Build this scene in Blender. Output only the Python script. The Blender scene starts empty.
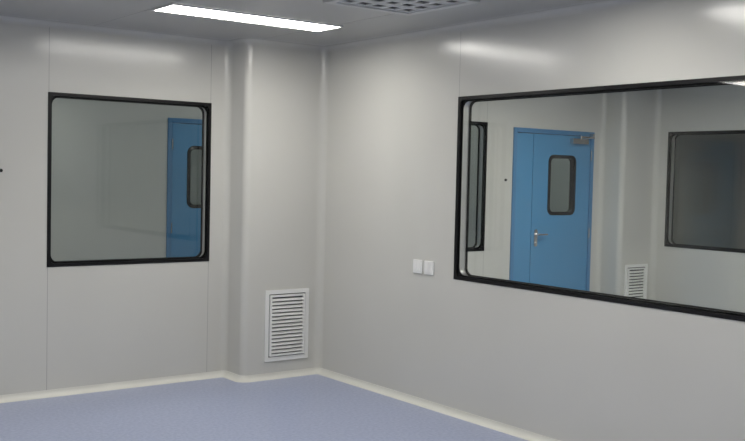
import bpy, bmesh, math
from mathutils import Matrix, Vector

scene = bpy.context.scene
try:
    scene.view_settings.view_transform = 'Standard'
except Exception:
    pass
H = 2.6

# ---------------------------------------------------------------- materials
def mat(name, col, rough=0.5, metal=0.0, spec=0.5):
    m = bpy.data.materials.new(name); m.use_nodes = True
    b = m.node_tree.nodes['Principled BSDF']
    b.inputs['Base Color'].default_value = (*col, 1)
    b.inputs['Roughness'].default_value = rough
    b.inputs['Metallic'].default_value = metal
    b.inputs['Specular IOR Level'].default_value = spec
    return m

def add_noise(m, col_a, col_b, scale, detail=2, bump=0.0, bump_scale=None, lo=0.35, hi=0.65, dist=0.01):
    nt = m.node_tree; N = nt.nodes; L = nt.links
    b = N['Principled BSDF']
    tc = N.new('ShaderNodeTexCoord')
    n = N.new('ShaderNodeTexNoise'); n.inputs['Scale'].default_value = scale; n.inputs['Detail'].default_value = detail
    L.new(tc.outputs['Object'], n.inputs['Vector'])
    r = N.new('ShaderNodeValToRGB')
    r.color_ramp.elements[0].position = lo; r.color_ramp.elements[0].color = (*col_a, 1)
    r.color_ramp.elements[1].position = hi; r.color_ramp.elements[1].color = (*col_b, 1)
    L.new(n.outputs['Fac'], r.inputs['Fac']); L.new(r.outputs['Color'], b.inputs['Base Color'])
    if bump:
        n2 = N.new('ShaderNodeTexNoise'); n2.inputs['Scale'].default_value = bump_scale; n2.inputs['Detail'].default_value = 1
        L.new(tc.outputs['Object'], n2.inputs['Vector'])
        bp = N.new('ShaderNodeBump'); bp.inputs['Strength'].default_value = bump; bp.inputs['Distance'].default_value = dist
        L.new(n2.outputs['Fac'], bp.inputs['Height']); L.new(bp.outputs['Normal'], b.inputs['Normal'])

M_wall = mat('painted_steel_panel', (.56, .55, .52), .19, spec=.6)
add_noise(M_wall, (.573, .567, .53), (.593, .587, .55), 1.2, 1, .15, 1.6)
M_ceil = mat('ceiling_panel', (.36, .36, .345), .35)
add_noise(M_ceil, (.43, .43, .41), (.45, .445, .425), 1.0)
M_floor = mat('vinyl_floor', (.30, .33, .50), .30)
add_noise(M_floor, (.29, .335, .49), (.39, .43, .585), 45, 5, 0, 1, .35, .68)
M_base = mat('cove_skirting', (.70, .68, .58), .4)
add_noise(M_base, (.67, .665, .615), (.70, .695, .645), 3)
M_seam = mat('panel_joint', (.30, .295, .28), .6)
M_black = mat('black_frame', (.004, .004, .005), .4, spec=.3)
M_alu = mat('aluminium', (.6, .6, .59), .35, .6)
M_steel = mat('steel_hardware', (.6, .6, .6), .25, .9)
M_door = mat('blue_door_paint', (.08, .24, .43), .38)
add_noise(M_door, (.075, .26, .47), (.08, .27, .49), 2)
M_dframe = mat('blue_door_frame', (.07, .21, .40), .4)
M_white = mat('white_plastic', (.82, .82, .80), .35)
M_vent = mat('vent_enamel', (.80, .80, .78), .4)
M_dark = mat('dark_cavity', (.07, .07, .07), .8)
M_diffbk = mat('diffuser_plenum', (.05, .05, .05), .8)
M_diff = mat('diffuser_metal', (.60, .60, .58), .5)

def glass(name, tint, k=1.0):
    m = bpy.data.materials.new(name); m.use_nodes = True
    nt = m.node_tree; N = nt.nodes; L = nt.links
    N.clear()
    o = N.new('ShaderNodeOutputMaterial'); mx = N.new('ShaderNodeMixShader')
    t = N.new('ShaderNodeBsdfTransparent'); t.inputs['Color'].default_value = (*tint, 1)
    g = N.new('ShaderNodeBsdfGlossy'); g.inputs['Roughness'].default_value = 0.01
    f = N.new('ShaderNodeLayerWeight'); f.inputs['Blend'].default_value = .5
    pw = N.new('ShaderNodeMath'); pw.operation = 'POWER'; pw.inputs[1].default_value = 5
    mu = N.new('ShaderNodeMath'); mu.operation = 'MULTIPLY_ADD'; mu.inputs[1].default_value = .93*k; mu.inputs[2].default_value = .05*k
    L.new(f.outputs['Facing'], pw.inputs[0])
    L.new(pw.outputs[0], mu.inputs[0]); L.new(mu.outputs[0], mx.inputs['Fac'])
    L.new(t.outputs[0], mx.inputs[1]); L.new(g.outputs[0], mx.inputs[2]); L.new(mx.outputs[0], o.inputs['Surface'])
    return m
M_glass = glass('window_glass', (.95, .965, .955))
M_glass_d = glass('door_glass', (.85, .90, .90))

def emis(name, col, s):
    m = bpy.data.materials.new(name); m.use_nodes = True
    b = m.node_tree.nodes['Principled BSDF']
    b.inputs['Base Color'].default_value = (.8, .8, .8, 1)
    b.inputs['Emission Color'].default_value = (*col, 1)
    b.inputs['Emission Strength'].default_value = s
    return m
M_lamp = emis('led_panel_glow', (1, .975, .92), 22.5)
M_lamp_far = emis('led_panel_glow_adjoining', (1, .975, .90), 38)
M_lamp_cor = emis('unseen_panel_glow_corridor', (.95, 1, .98), 7.5)

# ---------------------------------------------------------------- helpers
def obj(name, verts, faces, mats, idx=None, parent=None, smooth=False, M=None):
    me = bpy.data.meshes.new(name); me.from_pydata([tuple(v) for v in verts], [], faces)
    for m in (mats if isinstance(mats, (list, tuple)) else [mats]): me.materials.append(m)
    if idx:
        for p, i in zip(me.polygons, idx): p.material_index = i
    bm = bmesh.new(); bm.from_mesh(me); bmesh.ops.recalc_face_normals(bm, faces=bm.faces); bm.to_mesh(me); bm.free()
    if smooth:
        for p in me.polygons: p.use_smooth = True
        try: me.set_sharp_from_angle(angle=math.radians(40))
        except Exception: pass
    o = bpy.data.objects.new(name, me); scene.collection.objects.link(o)
    if M is not None: o.matrix_world = M
    if parent: o.parent = parent
    return o

def empty(name, M):
    e = bpy.data.objects.new(name, None); e.empty_display_size = .1
    scene.collection.objects.link(e); e.matrix_world = M
    return e

class MB:
    """mesh builder"""
    def __init__(s): s.v = []; s.f = []; s.i = []
    def box(s, a, b, mi=0, rotx=0):
        c = [(x, y, z) for x in (a[0], b[0]) for y in (a[1], b[1]) for z in (a[2], b[2])]
        if rotx:
            cy = (a[1]+b[1])/2; cz = (a[2]+b[2])/2; ca, sa = math.cos(rotx), math.sin(rotx)
            c = [(x, cy+(y-cy)*ca-(z-cz)*sa, cz+(y-cy)*sa+(z-cz)*ca) for x, y, z in c]
        n = len(s.v); s.v += c
        for q in ((0,1,3,2),(4,6,7,5),(0,4,5,1),(2,3,7,6),(0,2,6,4),(1,5,7,3)):
            s.f.append([n+k for k in q]); s.i.append(mi)
    def ring(s, o, i, y0, y1, ro=.003, ri=.05, seg=8, mi=0):
        """o,i = (x0,z0,x1,z1) rects, extruded in y"""
        lo = rrect(*o, ro, seg); li = rrect(*i, ri, seg); n = len(lo); b = len(s.v)
        for lp in (lo, li):
            for y in (y0, y1): s.v += [(p[0], y, p[1]) for p in lp]
        for k in range(n):
            j = (k+1) % n
            s.f += [[b+k, b+j, b+2*n+j, b+2*n+k], [b+n+k, b+3*n+k, b+3*n+j, b+n+j],
                    [b+k, b+n+k, b+n+j, b+j], [b+2*n+k, b+2*n+j, b+3*n+j, b+3*n+k]]
            s.i += [mi]*4
    def plate(s, r, y0, y1, rad=.01, seg=5, mi=0):
        l = rrect(*r, rad, seg); n = len(l); b = len(s.v)
        for y in (y0, y1): s.v += [(p[0], y, p[1]) for p in l]
        s.f.append([b+k for k in range(n)]); s.f.append([b+n+k for k in reversed(range(n))]); s.i += [mi]*2
        for k in range(n):
            j = (k+1) % n; s.f.append([b+k, b+n+k, b+n+j, b+j]); s.i.append(mi)
    def cyl(s, c, r, axis, l, seg=16, mi=0):
        b = len(s.v)
        for t in (0, l):
            for k in range(seg):
                a = 2*math.pi*k/seg; u, w = r*math.cos(a), r*math.sin(a)
                p = {'x': (c[0]+t, c[1]+u, c[2]+w), 'y': (c[0]+u, c[1]+t, c[2]+w), 'z': (c[0]+u, c[1]+w, c[2]+t)}[axis]
                s.v.append(p)
        s.f.append([b+k for k in range(seg)]); s.f.append([b+seg+k for k in reversed(range(seg))]); s.i += [mi]*2
        for k in range(seg):
            j = (k+1) % seg; s.f.append([b+k, b+seg+k, b+seg+j, b+j]); s.i.append(mi)
    def make(s, name, mats, parent=None, M=None, smooth=False, bevel=0):
        o = obj(name, s.v, s.f, mats, s.i, parent, smooth, M)
        if bevel:
            m = o.modifiers.new('bevel', 'BEVEL'); m.width = bevel; m.segments = 2; m.limit_method = 'ANGLE'
        return o

def rrect(x0, z0, x1, z1, r, seg):
    out = []
    for cx, cz, a0 in ((x1-r, z1-r, 0), (x0+r, z1-r, 90), (x0+r, z0+r, 180), (x1-r, z0+r, 270)):
        for k in range(seg+1):
            a = math.radians(a0+90*k/seg); out.append((cx+r*math.cos(a), cz+r*math.sin(a)))
    return out

# ---------------------------------------------------------------- room shell
def wall(name, axis, w0, w1, u0, u1, z0, z1, holes=(), seams=(), seam_side=0):
    us = sorted({u0, u1, *[h[0] for h in holes], *[h[2] for h in holes]})
    zs = sorted({z0, z1, *[h[1] for h in holes], *[h[3] for h in holes]})
    P = (lambda u, w, z: (u, w, z)) if axis == 'x' else (lambda u, w, z: (w, u, z))
    v = []; f = []; idx = []
    def q(*p, m=0):
        n = len(v); v.extend(p); f.append([n, n+1, n+2, n+3]); idx.append(m)
    def solid(i, j):
        if i < 0 or j < 0 or i >= len(us)-1 or j >= len(zs)-1: return False
        uc = (us[i]+us[i+1])/2; zc = (zs[j]+zs[j+1])/2
        return not any(h[0] < uc < h[2] and h[1] < zc < h[3] for h in holes)
    for i in range(len(us)-1):
        for j in range(len(zs)-1):
            if not solid(i, j): continue
            a, b, c, d = us[i], us[i+1], zs[j], zs[j+1]
            q(P(a,w0,c), P(b,w0,c), P(b,w0,d), P(a,w0,d)); q(P(a,w1,c), P(a,w1,d), P(b,w1,d), P(b,w1,c))
            if not solid(i-1, j): q(P(a,w0,c), P(a,w0,d), P(a,w1,d), P(a,w1,c))
            if not solid(i+1, j): q(P(b,w0,c), P(b,w1,c), P(b,w1,d), P(b,w0,d))
            if not solid(i, j-1): q(P(a,w0,c), P(a,w1,c), P(b,w1,c), P(b,w0,c))
            if not solid(i, j+1): q(P(a,w0,d), P(b,w0,d), P(b,w1,d), P(a,w1,d))
    bm = bmesh.new(); me = bpy.data.meshes.new(name); me.from_pydata(v, [], f)
    me.materials.append(M_wall); me.materials.append(M_seam)
    bm.from_mesh(me); bmesh.ops.remove_doubles(bm, verts=bm.verts, dist=1e-5)
    bmesh.ops.recalc_face_normals(bm, faces=bm.faces)
    # hairline joints between the steel panels
    e = .0006
    for (su, a, b) in seams:
        for w in ((w0-e,) if seam_side == 0 else (w0-e, w1+e)):
            vs = [bm.verts.new(P(su-.0018, w, a)), bm.verts.new(P(su+.0018, w, a)), bm.verts.new(P(su+.0018, w, b)), bm.verts.new(P(su-.0018, w, b))]
            fc = bm.faces.new(vs); fc.material_index = 1
    bm.to_mesh(me); bm.free()
    o = bpy.data.objects.new(name, me); scene.collection.objects.link(o)
    return o

ZB, ZT = .912, 2.112
X_W, X_E, Y_N = -6.0, 7.5, -8.5
WL = (-2.10, ZB, -.86, ZT)
WR = (-4.35, .918, -1.876, 2.122)
WF = (.83, ZB, 2.03, ZT)
WE = (-2.6, .93, -.42, 2.11)
D1 = (2.38, 0, 3.54, 2.09)
YC = 1.89
D2 = (-.33, 0, .62, 2.10)

wall('wall_left', 'x', 0, .1, X_W, X_E, 0, H, [WL, WF, D1],
     [(-2.10, 0, ZB), (-2.10, ZT, H), (-.86, 0, ZB), (-.86, ZT, H), (-3.3, 0, H), (-4.5, 0, H), (.83, ZT, H), (2.03, ZT, H), (2.03, 0, ZB)])
wall('wall_right', 'y', 0, .1, Y_N, 0, 0, H, [WR],
     [(-1.876, ZT+.01, H), (-4.35, ZT+.01, H), (-4.35, 0, ZB), (-5.55, 0, H)])
wall('wall_adjoining', 'y', 4.22, 4.32, Y_N, 0, 0, H, [WE], [(-2.6, 0, .93), (-2.6, 2.11, H)])
wall('wall_corridor', 'x', YC, YC+.1, X_W, X_E, 0, H, [D2], [(-1.5, 0, H), (-2.7, 0, H), (2.0, 0, H), (3.2, 0, H)])
wall('wall_west', 'y', X_W-.1, X_W, Y_N-.1, YC+.1, 0, H)
wall('wall_east', 'y', X_E, X_E+.1, Y_N-.1, YC+.1, 0, H)
wall('wall_rear', 'x', Y_N-.1, Y_N, X_W, X_E, 0, H)
b = MB(); b.box((X_W-.1, Y_N-.1, -.1), (X_E+.1, YC+.1, 0)); b.make('floor', M_floor)
b = MB(); b.box((X_W-.1, Y_N-.1, H), (X_E+.1, YC+.1, H+.1))
for sx in (-5.4, -4.2, -3.0, -1.8, -.6):
    b.box((sx-.0015, Y_N, H-.0006), (sx+.0015, 0, H+.001), 1)
b.make('ceiling', [M_ceil, M_seam])

# plan paths with radiused corners --------------------------------
def fillet(pts, radii, seg=8):
    out = [Vector(pts[0])]
    for k in range(1, len(pts)-1):
        p = Vector(pts[k]); r = radii[k-1]
        a = (Vector(pts[k-1])-p).normalized(); c = (Vector(pts[k+1])-p).normalized()
        if r <= 0: out.append(p); continue
        ctr = p+(a+c)*r; s0 = p+a*r-ctr; s1 = p+c*r-ctr
        for i in range(seg+1):
            t = i/seg*math.pi/2; out.append(ctr+s0*math.cos(t)+s1*math.sin(t))
    out.append(Vector(pts[-1])); return out

def sweep(name, path, prof, m, side=-1):
    """prof: list of (offset_from_wall, z), section swept along plan path; side -1 = room on the right of travel"""
    n = len(path); v = []; f = []
    for k in range(n):
        d0 = (path[k]-path[k-1]).normalized() if k else (path[1]-path[0]).normalized()
        d1 = (path[k+1]-path[k]).normalized() if k < n-1 else d0
        n0 = Vector((d0.y, -d0.x)); n1 = Vector((d1.y, -d1.x)); nn = (n0+n1).normalized(); nn = nn/max(.3, nn.dot(n0))
        if side > 0: nn = -nn
        for o, z in prof: v.append((path[k].x+nn.x*o, path[k].y+nn.y*o, z))
    L = len(prof)
    for k in range(n-1):
        for j in range(L):
            jj = (j+1) % L; f.append([k*L+j, k*L+jj, (k+1)*L+jj, (k+1)*L+j])
    f.append(list(range(L))); f.append([(n-1)*L+j for j in reversed(range(L))])
    return obj(name, v, f, m, smooth=True)

CW, CD = .70, .27
cove = [(.0, .0)] + [(.0, .045), (.005, .045)] + [(.005+.033*(1-math.cos(math.radians(t))), .041-.037*math.sin(math.radians(t))) for t in range(0, 91, 15)] + [(.042, .0)]
ccove = [(.0, H), (.0, H-.045)] + [(.045*(1-math.cos(math.radians(t))), H-.045+.045*math.sin(math.radians(t))) for t in range(15, 90, 15)] + [(.045, H)]

def column_room(xa, xw, tag, names):
    """boxed service column standing in the corner between wall_left plane (y=0) and wall at x=xw"""
    w = CW if tag == 0 else .54
    pts = [(xa, 0), (xw-w, 0), (xw-w, -CD), (xw, -CD), (xw, Y_N)]
    path = fillet(pts, [.05, .055, .06])
    # split index = end of last fillet
    cut = len(path)-2
    core = [p for p in path[1:-1]]
    bk = .0
    loop = core+[Vector((xw-bk, 0))]
    n = len(loop); v = [(p.x, p.y, 0) for p in loop]+[(p.x, p.y, H) for p in loop]
    f = [list(range(n)), [n+k for k in reversed(range(n))]]+[[k, (k+1) % n, n+(k+1) % n, n+k] for k in range(n)]
    obj('service_column', v, f, M_wall, smooth=True)
    sweep(names[0], path[:cut+1], cove, M_base); sweep(names[1], path[cut:], cove, M_base)
    sweep(names[2], path, ccove, M_wall)
column_room(X_W, 0, 0, ('baseboard_left', 'baseboard_right', 'trim_1'))
column_room(.1, 4.22, 1, ('baseboard_adjoining_left', 'baseboard_adjoining_right', 'trim_2'))

# ---------------------------------------------------------------- windows
def window(name, r, M, th=.1):
    """r=(u0,z0,u1,z1) in plane; local y from 0 (room face) to th"""
    root = empty(name, M); u0, z0, u1, z1 = r; fw = .020
    P = dict(parent=None)
    b = MB(); b.ring((u0-.006, z0-.006, u1+.006, z1+.006), (u0+fw*.8, z0+fw*.8, u1-fw*.8, z1-fw*.8), -.004, .012, .003, .03)
    o = b.make('front_frame', M_black, smooth=True); o.parent = root
    b = MB(); b.ring((u0+.004, z0+.004, u1-.004, z1-.004), (u0+fw*1.3, z0+fw*1.3, u1-fw*1.3, z1-fw*1.3), .012, .018, .003, .055)
    o = b.make('glazing_border', M_black, smooth=True); o.parent = root
    b = MB(); b.ring((u0+.004, z0+.004, u1-.004, z1-.004), (u0+fw*.7, z0+fw*.7, u1-fw*.7, z1-fw*.7), .018, th-.018, .003, .05)
    o = b.make('spacer', M_alu, smooth=True); o.parent = root
    b = MB(); b.ring((u0+.004, z0+.004, u1-.004, z1-.004), (u0+fw*1.3, z0+fw*1.3, u1-fw*1.3, z1-fw*1.3), th-.018, th-.012, .003, .055)
    b.ring(r, (u0+fw*.6, z0+fw*.6, u1-fw*.6, z1-fw*.6), th-.012, th+.004, .003, .03)
    o = b.make('rear_frame', M_black, smooth=True); o.parent = root
    for k, y in enumerate((.012, th-.012)):
        e = fw*.3
        o = obj('glass_pane_%d' % (k+1), [(u0+e, y, z0+e), (u1-e, y, z0+e), (u1-e, y, z1-e), (u0+e, y, z1-e)], [[0, 1, 2, 3]], M_glass); o.parent = root
I4 = Matrix.Identity(4)
def place_x(r):     # window in a wall running along x
    return (-(r[2]-r[0])/2, r[1], (r[2]-r[0])/2, r[3]), Matrix.Translation(((r[0]+r[2])/2, 0, 0))
def place_y(r, x):  # wall running along y, room face looks to -x
    w = (r[2]-r[0])/2
    return (-w, r[1], w, r[3]), Matrix.Translation((x, (r[0]+r[2])/2, 0)) @ Matrix.Rotation(-math.pi/2, 4, 'Z')
window('window_1', *place_x(WL)); window('window_2', *place_y(WR, 0))
window('window_3', *place_x(WF)); window('window_4', *place_y(WE, 4.22))

# ---------------------------------------------------------------- doors
def door(name, r, y, split, vr, closer=True, flip=False):
    u0, z0, u1, z1 = r; root = empty(name, Matrix.Translation((u0, y, 0)))
    W = u1-u0; split -= u0; vr = (vr[0]-u0, vr[1], vr[2]-u0, vr[3]); fw = .045
    def add(b, n, m, **k):
        o = b.make(n, m, **k); o.parent = root; return o
    b = MB()
    b.box((0, -.012, 0), (fw, .1, z1)); b.box((W-fw, -.012, 0), (W, .1, z1)); b.box((fw, -.012, z1-fw), (W-fw, .1, z1))
    add(b, 'door_frame', M_dframe, bevel=.003)
    g = .006
    if split > fw+.05:
        b = MB(); b.box((fw+g, 0, .008), (split-g/2, .045, z1-fw-g)); add(b, 'fixed_leaf', M_door, bevel=.003)
        a = split+g/2
    else: a = fw+g
    # active leaf with vision-panel opening
    lv = (a, .008, W-fw-g, z1-fw-g)
    b = MB()
    o_, i_ = lv, vr
    b.ring(o_, i_, 0, .045, .004, .06, 8)
    add(b, 'active_leaf', M_door)
    b = MB(); b.ring((vr[0]-.012, vr[1]-.012, vr[2]+.012, vr[3]+.012), (vr[0]+.022, vr[1]+.022, vr[2]-.022, vr[3]-.022), -.005, .05, .07, .045)
    add(b, 'vision_frame', M_black, smooth=True)
    b = MB(); b.plate((vr[0]+.005, vr[1]+.005, vr[2]-.005, vr[3]-.005), .02, .026, .05); add(b, 'vision_glass', M_glass_d)
    # lever handle
    hx = a+.06 if not flip else W-fw-.065
    b = MB(); b.plate((hx-.022, .93, hx+.022, 1.10), -.008, 0, .02); b.cyl((hx, -.05, 1.05), .009, 'y', .045)
    b.cyl((hx, -.05, 1.05), .009, 'x', -.12 if flip else .12); b.cyl((hx, -.014, .965), .011, 'y', .01)
    add(b, 'lever_handle', M_steel, smooth=True)
    b = MB()
    for z in (.25, 1.0, 1.8): b.cyl((fw+.001 if flip else W-fw-.001, -.016, z), .006, 'z', .10)
    add(b, 'hinges', M_steel, smooth=True)
    if closer:
        b = MB(); b.box((W-.36, -.05, z1-.13), (W-.13, 0, z1-.075)); b.box((W-.25, -.06, z1-.07), (W-.05, -.048, z1-.052))
        b.box((W-.08, -.06, z1-.06), (W-.055, -.012, z1-.02)); b.cyl((W-.25, -.054, z1-.08), .012, 'z', .03)
        add(b, 'door_closer', M_steel, bevel=.002)
door('door_1', D1, 0, 2.66, (2.89, 1.25, 3.27, 1.83))
door('door_2', D2, YC, -.33, (-.11, 1.25, .28, 1.83), flip=True, closer=False)
# lobby behind door_1's and door_2's vision panels: room beyond corridor
wall('wall_lobby', 'x', 4.0, 4.1, -3.0, 3.0, 0, H)
wall('wall_lobby_west', 'y', -3.1, -3.0, YC+.1, 4.1, 0, H)
wall('wall_lobby_east', 'y', 3.0, 3.1, YC+.1, 4.1, 0, H)
b = MB(); b.box((-3.1, YC+.1, -.1), (3.1, 4.1, 0)); b.make('floor_lobby', M_floor)
b = MB(); b.box((-3.1, YC+.1, H), (3.1, 4.1, H+.1)); b.make('ceiling_lobby', M_ceil)

# ---------------------------------------------------------------- louvred vents
def vent(name, x0, x1, z0, z1, y):
    root = empty(name, Matrix.Translation(((x0+x1)/2, y, (z0+z1)/2))); w = (x1-x0)/2; h = (z1-z0)/2
    b = MB(); b.ring((-w, -h, w, h), (-w+.032, -h+.032, w-.032, h-.032), -.012, -.001, .004, .003, 3)
    b.ring((-w+.04, -h+.04, w-.04, h-.04), (-w+.055, -h+.055, w-.055, h-.055), -.02, -.001, .003, .002, 3)
    o = b.make('grille_frame', M_vent, bevel=.002); o.parent = root
    b = MB(); b.box((-w+.03, -.003, -h+.03), (w-.03, -.001, h-.03)); o = b.make('grille_backing', M_dark); o.parent = root
    b = MB(); n = 15; z = -h+.062; st = (2*h-.124)/n
    for k in range(n):
        zc = z+st*(k+.5); b.box((-w+.055, -.019, zc-.0035), (w-.055, -.0, zc+.0035), rotx=math.radians(0))
        # slanted blade
        m0 = len(b.v)-8
        for q in range(m0, m0+8):
            p = b.v[q]; b.v[q] = (p[0], p[1], p[2]+(-.007 if p[1] < -.01 else .007))
    o = b.make('louvre_blades', M_vent); o.parent = root
vent('wall_vent', -.510, -.113, .135, .69, -CD)
vent('wall_vent', 3.77, 4.13, .15, .735, -CD)

# ---------------------------------------------------------------- ceiling fixtures
def lamp(x, y, m, L=1.25, W=.3):
    root = empty('ceiling_light_panel', Matrix.Translation((x, y, H)))
    b = MB(); t = .012
    b.box((-L/2, -W/2, -.012), (L/2, -W/2+t, -.0008)); b.box((-L/2, W/2-t, -.012), (L/2, W/2, -.0008))
    b.box((-L/2, -W/2+t, -.012), (-L/2+t, W/2-t, -.0008)); b.box((L/2-t, -W/2+t, -.012), (L/2, W/2-t, -.0008))
    o = b.make('trim_frame', M_white); o.parent = root
    b = MB(); b.box((-L/2+t, -W/2+t, -.009), (L/2-t, W/2-t, -.0008)); o = b.make('light_diffuser', m); o.parent = root
for x in (-1.175, -4.3):
    for y in (-1.15, -3.45, -5.75): lamp(x, y, M_lamp)
for y in (-1.6, -4.2, -6.6): lamp(2.1, y, M_lamp_far)
for x in (-4.2, -1.8, .6, 3.0): lamp(x, 1.0, M_lamp_cor)  # unseen corridor panels, more added to brighten what shows through the left window
lamp(0, 3.0, M_lamp_cor); lamp(5.9, 1.0, M_lamp_cor)

def diffuser(x0, y0, x1, y1):
    cx, cy = (x0+x1)/2, (y0+y1)/2; w = (x1-x0)/2
    root = empty('ceiling_air_diffuser', Matrix.Translation((cx, cy, H)))
    b = MB(); t = .05
    for a in ((-w, -w, w, -w+t), (-w, w-t, w, w), (-w, -w+t, -w+t, w-t), (w-t, -w+t, w, w-t)):
        b.box((a[0], a[1], -.02), (a[2], a[3], -.0008))
    o = b.make('diffuser_frame', M_diff, bevel=.003); o.parent = root
    b = MB(); b.box((-w+t, -w+t, -.004), (w-t, w-t, -.0008)); o = b.make('diffuser_backing', M_diffbk); o.parent = root
    b = MB(); inner = 2*(w-t); n = 5; rows = 4
    for k in range(n+1):
        x = -w+t+inner*k/n; b.box((x-.018, -w+t, -.012), (x+.018, w-t, -.006))
    for k in range(rows+1):
        y = -w+t+inner*k/rows; b.box((-w+t, y-.034, -.0118), (w-t, y+.034, -.0062))
    o = b.make('slotted_plate', M_diff); o.parent = root
diffuser(-1.2, -2.66, -.56, -2.02)

# ---------------------------------------------------------------- switches / sensors
def switch(y):
    root = empty('light_switch', Matrix.Translation((-.001, y, .965)) @ Matrix.Rotation(-math.pi/2, 4, 'Z'))
    b = MB(); b.plate((-.047, -.047, .047, .047), -.010, 0, .006); o = b.make('switch_plate', M_white, bevel=.002); o.parent = root
    b = MB(); b.plate((-.032, -.032, -.001, .032), -.014, -.010, .003); b.plate((.001, -.032, .032, .032), -.013, -.010, .003)
    o = b.make('switch_rockers', M_white); o.parent = root
switch(-1.495); switch(-1.618)
def knob(x, z):
    root = empty('wall_sensor', Matrix.Translation((x, -.001, z)))
    b = MB(); b.cyl((0, -.006, 0), .012, 'y', .006); o = b.make('sensor_base', M_black, smooth=True); o.parent = root
    b = MB(); b.cyl((0, -.016, 0), .008, 'y', .010); o = b.make('sensor_tip', M_black, smooth=True); o.parent = root
knob(-2.42, 1.57); knob(2.29, 1.58)

# ---------------------------------------------------------------- world + camera
w = bpy.data.worlds.new('world'); scene.world = w; w.use_nodes = True
w.node_tree.nodes['Background'].inputs['Color'].default_value = (.5, .5, .5, 1)
w.node_tree.nodes['Background'].inputs['Strength'].default_value = .1

cd = bpy.data.cameras.new('camera'); cam = bpy.data.objects.new('camera', cd); scene.collection.objects.link(cam)
cd.sensor_width = 36; cd.lens = 985/745*36; cd.clip_start = .05
cam.matrix_world = (Matrix.Translation((-4.39, -6.80, 1.59)) @ Matrix.Rotation(math.radians(-36.87), 4, 'Z')
    @ Matrix.Rotation(math.radians(90-2.59), 4, 'X') @ Matrix.Rotation(math.radians(1.3), 4, 'Z'))
scene.camera = cam
